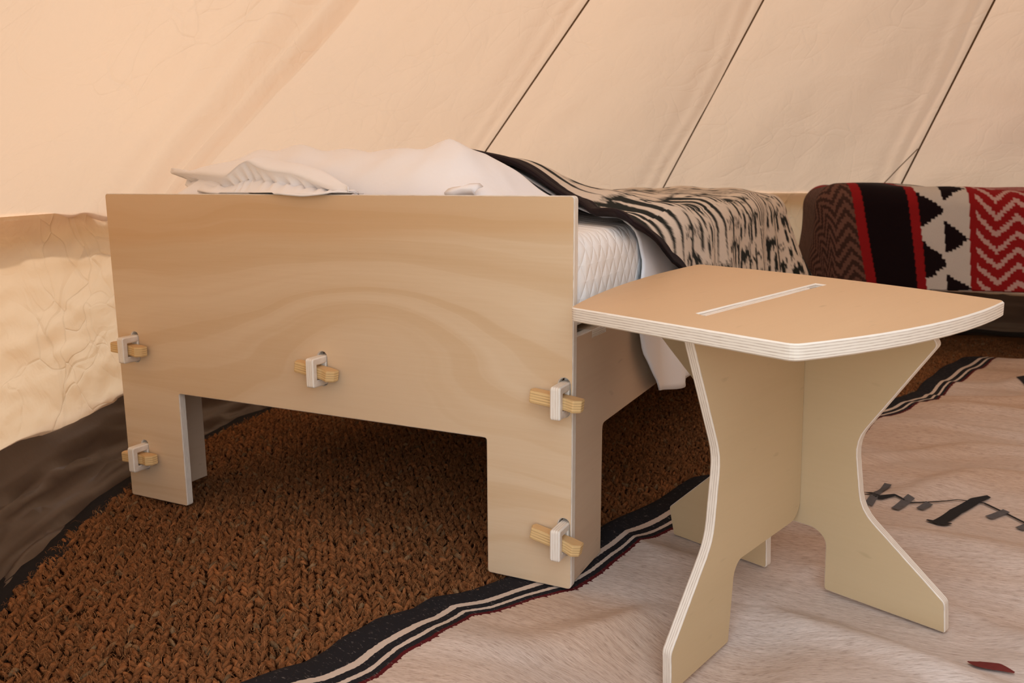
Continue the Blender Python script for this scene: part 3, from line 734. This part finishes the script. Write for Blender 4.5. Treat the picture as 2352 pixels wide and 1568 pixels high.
# the patterned blanket
def wool_mat(name):
    m, nt, out = newmat(name); b = principled(nt, out, .95, .05)
    a = nt.nodes.new('ShaderNodeVertexColor'); a.layer_name = 'tint'
    n = noise_(nt, objcoord(nt), 300, 3.0, .7); n2 = noise_(nt, objcoord(nt), 40, 3.0)
    c = mixc(nt, math_(nt, 'MULTIPLY', n, .35), a.outputs[0], (.5, .5, .5), 'MULTIPLY'); c = mixc(nt, math_(nt, 'MULTIPLY', n2, .2), c, (.7, .7, .7), 'MULTIPLY')
    nt.links.new(c, b.inputs['Base Color']); bump(nt, n, .4, .002, b); b.inputs['Sheen Weight'].default_value = .03
    return m
M_WOOL = wool_mat('woven_wool')
def hsh(a, b, k=0): 
    v = np.sin(a * 127.1 + b * 311.7 + k * 74.7) * 43758.5453; return v - np.floor(v)
def ikat(s, t):
    tj = t + .002 * (hsh(np.floor(s / .007), np.floor(t / .05), 1) - .5) * 2
    sj = s + .014 * (hsh(np.floor(t / .007), np.floor(s / .08), 2) - .5) * 2
    fr = lambda v: v - np.floor(v)
    # wide bands along the bed, each with its own figure
    edges = np.array([-.5, .36, .58, .72, .88, 1.02, 1.20, 1.34, 1.46, 1.62, 1.76, 1.90, 2.04, 2.20, 2.34, 2.6])
    bi = np.clip(np.searchsorted(edges, tj.ravel()).reshape(tj.shape) - 1, 0, len(edges) - 2)
    lo, hi = edges[bi], edges[bi + 1]; ft = (tj - lo) / (hi - lo)
    kind = np.array([0, 0, 5, 2, 0, 5, 2, 5, 1, 2, 5, 2, 4, 0, 4])[bi]
    per = np.where(kind == 0, .30, .19); fs = fr((sj + .13 * (bi % 3)) / per); blk = np.zeros(s.shape, bool)
    nsp = np.where(hi - lo > .17, 3, 2)
    sp = np.abs(2 * fr(ft * nsp) - 1); k0 = (sp < (1 - fs) * .85) | ((fs < .10) & (ft > .1))
    k1 = (fr(tj / .036) < .26 + .5 * np.abs(fs - .5)) & (fs > .05)
    k2 = ((fr(tj / .055) < .50) & (fr(sj / .085 + .5 * (np.floor(tj / .055) % 2)) < .72) & (fs < .66)) | ((fs > .80) & (ft > .12) & (ft < .88))
    k4 = (fr(fs * 2.5) > np.abs(2 * ft - 1) + .1) & (ft < .48) | (1 - fr(fs * 2.5) > np.abs(2 * ft - 1)) & (ft > .56)
    k5 = (fs < .10) | ((fs < .42) & (fr(tj / .056) < .5) & (ft > .08)) | ((fs > .70) & (fs < .76)) | ((ft > .42) & (ft < .56) & (fs > .5))
    for i, k in ((0, k0), (1, k1), (2, k2), (4, k4), (5, k5)): blk |= (kind == i) & k
    blk |= (ft > .95) & (bi % 3 == 0)
    return blk
def blur(a, n=1):
    for _ in range(n):
        p_ = np.pad(a, 1, mode='edge'); a = (p_[1:-1, 1:-1] * 2 + p_[:-2, 1:-1] + p_[2:, 1:-1] + p_[1:-1, :-2] + p_[1:-1, 2:]) / 6
    return a
CREAM, INK = np.array([.76, .66, .56]), np.array([.016, .018, .015])
def build_blanket():
    ss = np.concatenate([np.linspace(-1.12, -.12, 150), np.linspace(-.12, .44, 150)[1:]]); k = np.linspace(0, 1, 620)
    S, K = np.meshgrid(ss, k, indexing='ij')
    dr = np.clip(S + .035, 0, 1)
    t0 = np.where(S < -.3, .41, np.interp(S, [-.3, -.15, -.08, -.02, .02, .08, .16, .44], [.41, .41, .33, .27, .27, .38, .54, 1.0]))
    T = t0 + (2.40 - t0) * K
    zt = np.maximum(ztop1(S, T), .670)
    x, y, z, d = drape(S, T, -.035, 2.08, zt, .075, .10 + .38 * np.clip((T - 1.7) / .5, 0, 1), -1.06, .012, 19)
    z = z + .004 * np.sin(S * 30 + T * 9) * (d < .01) + .010 * np.exp(-((T - t0) / .03) ** 2)
    P = np.stack([x, y, z], -1)
    blk = blur(ikat(S, T).astype(float), 1)
    c = CREAM[None, None] * (1 - blk[..., None]) + INK[None, None] * blk[..., None]
    edge = (T - t0) < .058 + .025 * np.clip((-.1 - S) / .15, 0, 1)
    c[edge] = (.022, .013, .014)
    root = cloth('patterned_blanket', S, T, P, M_WOOL, colr=c.reshape(-1, 3)); root.location = tuple(BO); root.rotation_euler = (0, 0, BRZ); solidify(root, -.006)
    tag(root, 'black and cream geometric wool blanket with dark edge binding behind the pillow', 'blanket')
    # rounded binding along the head edge
    j = 0; rows = []
    for i in range(len(ss)):
        q = P[i, 0]; q2 = P[i, 14]; dirv = q2 - q; dirv /= np.linalg.norm(dirv) + 1e-9; rows.append((q, dirv))
    V = []; n = 8
    for q, dv in rows:
        up = np.array([0, 0, 1.0])
        for a in range(n):
            an = 2 * math.pi * a / n; V.append(q + dv * (.026 + .030 * math.cos(an)) + up * (.002 + .009 * math.sin(an)))
    mesh('edge_binding', V, grid_faces_ring(len(rows), n), plain('dark_binding', (.020, .012, .013), .8, .15, 0, 0, 60, .4, .003), root, smooth=True)
build_blanket()

# ------------------------------------------------------------------ pillow
def build_pillow():
    crest_x = np.array([-1.10, -1.03, -.97, -.86, -.73, -.59, -.50, -.37, -.31, -.25, -.20, -.17])
    crest_z = np.array([.775, .789, .809, .825, .818, .812, .814, .825, .809, .773, .728, .69])
    na, nb = 110, 50
    a = np.linspace(-1, 1, na)[:, None]; b = np.linspace(-1, 1, nb)[None, :]
    L0, L1 = -1.03, -.165; X = (L0 + L1) / 2 + (L1 - L0) / 2 * a * (1 - .03 * (1 - b ** 2)); Yc, Yh = .222, .165
    Y = Yc + Yh * b * (1 - .04 * (1 - a ** 2))
    prof = np.where(b < 0, (1 - np.abs(b) ** 1.9) ** .8, (1 - np.abs(b) ** 2.6) ** .62); enda = (1 - np.abs(a) ** 7) ** .5
    zc = .705; crest = np.interp(X, crest_x, crest_z) - zc
    wr = .006 * np.sin(X * 23 + Y * 14) * np.sin(Y * 19 + X * 7) + .004 * np.sin(X * 48 + 2 * np.sin(Y * 30))
    top = zc + (np.maximum(crest, 0) * prof * np.maximum(enda, .0)) + wr * prof * enda
    bot = zc - .050 * prof * enda
    Vt = np.stack([X + 0 * b, Y + 0 * a, top], -1).reshape(-1, 3); Vb = np.stack([X + 0 * b, Y + 0 * a, bot], -1).reshape(-1, 3)
    F = np.vstack([grid_faces(na, nb), grid_faces(na, nb, na * nb)[:, ::-1]])
    root = empty('pillow', tuple(BO), BRZ); tag(root, 'plump white pillow with a loose flanged pillowcase at the headboard', 'pillow')
    o = mesh('pillow_body', np.vstack([Vt, Vb]), F, M_WHITE, root, smooth=True)
    # open hem of the pillowcase: upper lip, shaded mouth, lower lip
    U = [(391, 396, .16), (430, 398, .12), (470, 403, .08), (515, 408, .05), (532, 392, .045), (548, 378, .04), (566, 369, .04), (590, 384, .035), (620, 394, .03), (660, 397, .028), (705, 413, .022), (740, 428, .014), (770, 439, .006), (800, 441, .004)]
    Lw = [(425, 425, .15), (440, 436, .10), (475, 444, .03), (515, 446, .022), (532, 446, .022), (548, 446, .022), (566, 446, .02), (590, 446, .01), (622, 445, -.006), (660, 449, -.012), (694, 452, -.013), (735, 448, -.012), (768, 442, -.004), (800, 443, .004)]
    n = 80; tt = np.linspace(0, len(U) - 1, n)
    Uc = np.array([bedpt(*q) for q in U]); Lc = np.array([bedpt(*q) for q in Lw])
    sm = lambda C: np.stack([np.interp(tt, range(len(C)), C[:, k]) for k in range(3)], -1)
    def smooth3(C):
        C = sm(C)
        for _ in range(2): C[1:-1] = (C[:-2] + C[1:-1] * 2 + C[2:]) / 4
        return C
    Uc, Lc = smooth3(Uc), smooth3(Lc)
    # start of the upper lip: on the pillow body behind the lip
    bx = np.clip(Uc[:, 0] + .012, L0 + .03, L1 - .02); by = np.full(n, .130)
    bz = zc + np.maximum(np.interp(bx, crest_x, crest_z) - zc, 0) * (1 - np.abs((by - Yc) / Yh) ** 1.9) ** .8 * (1 - np.abs((bx - (L0 + L1) / 2) / ((L1 - L0) / 2)) ** 7) ** .5 + .002
    Bc = np.stack([bx, by, bz], -1); tp = (np.clip((tt[-1] - tt) / 8.0, 0, 1) ** .8)[:, None] * np.clip(tt / 1.5 + .15, 0, 1)[:, None]; Bc = Uc + (Bc - Uc) * tp
    rows = []
    for f in np.linspace(0, 1, 7):
        q = Bc * (1 - f) + Uc * f; q[:, 2] += .012 * math.sin(math.pi * f); rows.append(q)
    rows.append(Uc + np.array([0, .004, -.003]))
    mouth = (Uc + Lc) / 2 + np.array([.0, .030, 0]); mouth[:, 2] += .004 * np.sin(tt * 9)
    for f in (.35, .7, 1.0): rows.append(Uc * (1 - f) + mouth * f + np.array([0, .004, -.003]) + np.stack([0 * tt, .008 * np.sin(tt * 7), 0 * tt], -1) * f)
    for f in (.35, .7, 1.0): rows.append(mouth * (1 - f) + Lc * f + np.array([0, .002, .004]) + np.stack([0 * tt, .008 * np.sin(tt * 7), 0 * tt], -1) * (1 - f))
    rows.append(Lc)
    for f in (.12, .25, .4, .7, 1.0): rows.append(Lc + np.array([0, .05 * f, -.003 * f]))
    V = np.stack(rows, 1).reshape(-1, 3)
    over = (V[:, 1] > -.007) & (V[:, 1] < PT + .006); V[over, 2] = np.maximum(V[over, 2], HH + .0035)
    hang = V[:, 1] <= -.007; V[hang, 1] = np.minimum(V[hang, 1], -.009)
    h = mesh('pillowcase_hem', V, grid_faces(n, len(rows)), M_WHITE, root, smooth=True); solidify(h, -.0015)
    # small folded flap at the other end
    q = [bedpt(880, 440, .005), bedpt(905, 433, .008), bedpt(930, 440, .005)]
    U2 = np.array([bedpt(*c) for c in [(1020, 442, .045), (1040, 440, .045), (1058, 434, .045), (1082, 433, .045), (1090, 441, .045)]])
    rows = [U2 + np.array([0, .035, .010]), U2 + np.array([0, .015, .007]), U2, U2 + np.array([0, .004, -.008]), U2 + np.array([0, .02, -.02])]
    h2 = mesh('pillowcase_flap', np.stack(rows, 1).reshape(-1, 3), grid_faces(5, 5), M_WHITE, root, smooth=True); solidify(h2, -.0015)
build_pillow()

# ------------------------------------------------------------------ second bed
B2 = np.array([1.28, 3.66, 0]); A2 = math.radians(-14); L2, W2 = 1.85, .68
bed2 = empty('low_bed_frame', tuple(B2), A2)
tag(bed2, 'low plywood bed frame under the red and black blanket', 'bed')
for y in (.012, W2 - .012):
    o = board('side_rail', round_poly([(.22, 0), (.30, 0), (.30, .283), (L2 - .15, .283), (L2 - .15, 0), (L2, 0), (L2, .45), (.22, .45)], .005), .018, (M_RAIL, M_EDGE), bed2, mat4((1, 0, 0), (0, 0, 1), (0, -1, 0), (0, y, 0)))
for x in (.232, L2 - .012):
    board('end_panel', [(.02, .26), (W2 - .02, .26), (W2 - .02, .45), (.02, .45)], .018, (M_RAIL, M_EDGE), bed2, mat4((0, 1, 0), (0, 0, 1), (1, 0, 0), (x, 0, 0)))
for i in range(8):
    board('bed_slat', [(.20 + i * .2, .02), (.28 + i * .2, .02), (.28 + i * .2, W2 - .02), (.20 + i * .2, W2 - .02)], .012, (M_RAIL, M_EDGE), bed2, mat4((1, 0, 0), (0, 1, 0), (0, 0, 1), (.05, 0, .44)))
m2 = rounded_box('mattress', .14, L2 - .05, .045, W2 - .09, .452, .660, .06, M_QUILT, None, 4, 8, .003)
m2.location = tuple(B2); m2.rotation_euler = (0, 0, A2); tag(m2, 'mattress hidden under the red, black and white blanket', 'mattress')
def red_pattern(t, d):
    """t along the bed in metres from its end, d drop (negative on top)"""
    c = np.zeros(t.shape + (3,)); fr = lambda v: v - np.floor(v)
    RED, DRED, BLK, WHT, PNK, BRN, DBR = [np.array(x) for x in ((.27, .012, .013), (.20, .010, .012), (.010, .005, .006), (.58, .53, .48), (.50, .31, .28), (.15, .07, .05), (.05, .024, .018))]
    q = lambda v, s_: np.floor(v / s_) * s_
    e0 = .150 + .22 * d; e1 = .190 + .22 * d; e2 = .372 + .17 * d; e3 = .408 + .17 * d; e4 = .610 + .10 * d
    zig = lambda tt, per, sp, amp, sx, sz: fr((q(d, sz) + amp * np.abs(2 * fr(q(tt, sx) / per) - 1)) / sp)
    c[:] = BRN
    c[zig(t - .2 * d, .115, .052, .075, .0095, .006) < .5] = DBR
    def put(mask, k): c[mask] = k
    put(t >= e0, RED); put(t >= e1, BLK); put(t >= e2, RED); put(t >= e3, WHT)
    mid = .505 + .13 * d; per = .205
    # right-pointing stepped triangles standing on the centre line
    dq = q(d, .0085); f = np.abs(2 * fr((dq - .035) / per + .5) - 1); w = q((1 - f * 1.45) * .105, .014)
    put((t >= mid) & (t - mid < w) & (t < e4), BLK)
    f2 = np.abs(2 * fr((dq - .035) / per) - 1); w2 = q((1 - f2 * 1.25) * .108, .014)
    put((t >= e3) & (t - e3 < w2) & (t < mid), BLK)
    put(t >= e4, RED)
    z = zig(t - e4 - .02, .150, .068, .075, .0105, .006) 
    put((t >= e4 + .025) & (z < .36), PNK)
    return c
def build_red_blanket():
    tt = np.linspace(-.34, L2 - .02, 460); kk = np.linspace(0, 1, 230)
    T, K = np.meshgrid(tt, kk, indexing='ij')
    # s: 0 at the front top edge, negative towards the back, positive = drop at the front
    S = -.56 + (.56 + .49) * K
    r = .085
    ztop = .705 + .012 * np.sin(T * 5 + .6) + .006 * np.sin(T * 13 + S * 9) - .02 * np.clip((-S - .38) / .2, 0, 1) ** 2
    ox = np.maximum(.10 - T, 0); oy = np.maximum(S + .0, 0); dd = np.hypot(ox, oy); ds = np.where(dd < 1e-9, 1, dd); ux, uy = ox / ds, oy / ds
    qq = np.clip(dd / r, 0, math.pi / 2); drop = r * (1 - np.cos(qq)) + np.maximum(dd - r * math.pi / 2, 0)
    out = r * np.sin(qq) + np.maximum(dd - r * math.pi / 2, 0) * .03 + .006 * np.clip(drop / .2, 0, 1) * np.sin(T * 17)
    X = np.maximum(T, .10) - ux * out; Y = .085 - np.minimum(S, 0) - uy * out
    Z = np.maximum(ztop - drop, .288)
    P = np.stack([X, Y, Z], -1)
    c = red_pattern(T + .02, S)
    o = cloth('striped_blanket', T, S, P, M_WOOL, colr=c.reshape(-1, 3)); o.location = tuple(B2); o.rotation_euler = (0, 0, A2); solidify(o, .006)
    o.modifiers[0].offset = -1
    tag(o, 'red, black, white and brown blanket with stepped triangles and zigzags', 'blanket')
build_red_blanket()

# ------------------------------------------------------------------ side table (three-footed, two interlocking boards and a tapered top)
TH = math.radians(3.0)
tx = np.array([.6782, -.7349, 0]); ty = np.array([.7339, .6772, .0523]); tz = np.array([-.0385, -.0355, .9986]); to = np.array([.5411, 1.5195, .0005])
table = empty('side_table', M=mat4(tx, ty, tz, to))
tag(table, 'plywood side table with tapered top on crossed curved leg boards, beside the bed', 'table')
TT, TH_ = .0235, .5621
def arc(p, q, bow, n=9):
    p, q = np.array(p), np.array(q); d = q - p; nn = np.array([d[1], -d[0]]) / np.linalg.norm(d)
    return [tuple(p + d * t + nn * bow * 4 * t * (1 - t)) for t in np.linspace(0, 1, n)]
FL, FR, BR_, BL_ = (-.208, -.386), (.209, -.410), (.312, .036), (-.322, .137)
out = arc(FL, FR, 0.0, 2)[:-1] + arc(FR, BR_, .034, 11)[:-1] + arc(BR_, BL_, .020, 9)[:-1] + arc(BL_, FL, .030, 11)[:-1]
out = [(x, y) for x, y in out]
corner = {0, 1, 11, 19}
out = round_poly([(x, y, .014 if i in corner else .0) for i, (x, y) in enumerate(out)], 0)
slot = [(-.010, -.310), (.010, -.318), (.021, .028), (.002, .032)]
M = mat4((0, 1, 0), (-1, 0, 0), (0, 0, 1), (0, 0, TH_ - TT / 2))
rotp = lambda P: [(y, -x) for x, y in P]
board('tabletop', rotp(out), TT, (M_TOP, M_EDGE), table, M, [rotp(slot)], .0025)
h = .009
# wide cross board with two feet (its front face is the table's y = -h plane)
Bp = [(-.280, 0, .004), (-.058, 0, .008), (-.060, .100, .012), (-.045, .116, .012), (.040, .116, .012), (.061, .098, .012), (.061, 0, .008), (.276, 0, .004), (.272, .054, .006),
      (.123, .177, .03), (.108, .301, .03), (.233, .488, .006), (.226, .500, .006), (.09, TH_ - TT, 0), (-.20, TH_ - TT, 0), (-.330, .446, .006), (-.150, .275, .03), (-.140, .205, .03), (-.292, .060, .006)]
board('cross_leg_board', round_poly(Bp, .004), .018, (M_LEG, M_EDGE), table, mat4((1, 0, 0), (0, 0, 1), (0, -1, 0), (0, 0, 0)))
# single-foot board running forward from the cross board, its top edge tenoned into the slot
Ap = [(-.403, -.044, .004), (-.403, .028, .008), (-.291, .181, .03), (-.271, .322, .03), (-.352, TH_ - TT, 0), (-.306, TH_ - TT, 0), (-.306, TH_ - .003, 0), (.0, TH_ - .003, 0), (.0, TH_ - TT, 0), (-.0095, TH_ - TT, 0), (-.0095, .150, .02), (-.030, .128, .02), (-.212, .118, .018), (-.226, .100, .01), (-.241, -.025, .004)]
board('front_leg_board', round_poly(Ap, .004), .018, (M_LEG, M_EDGE), table, mat4((0, 1, 0), (0, 0, 1), (1, 0, 0), (0, 0, 0)))
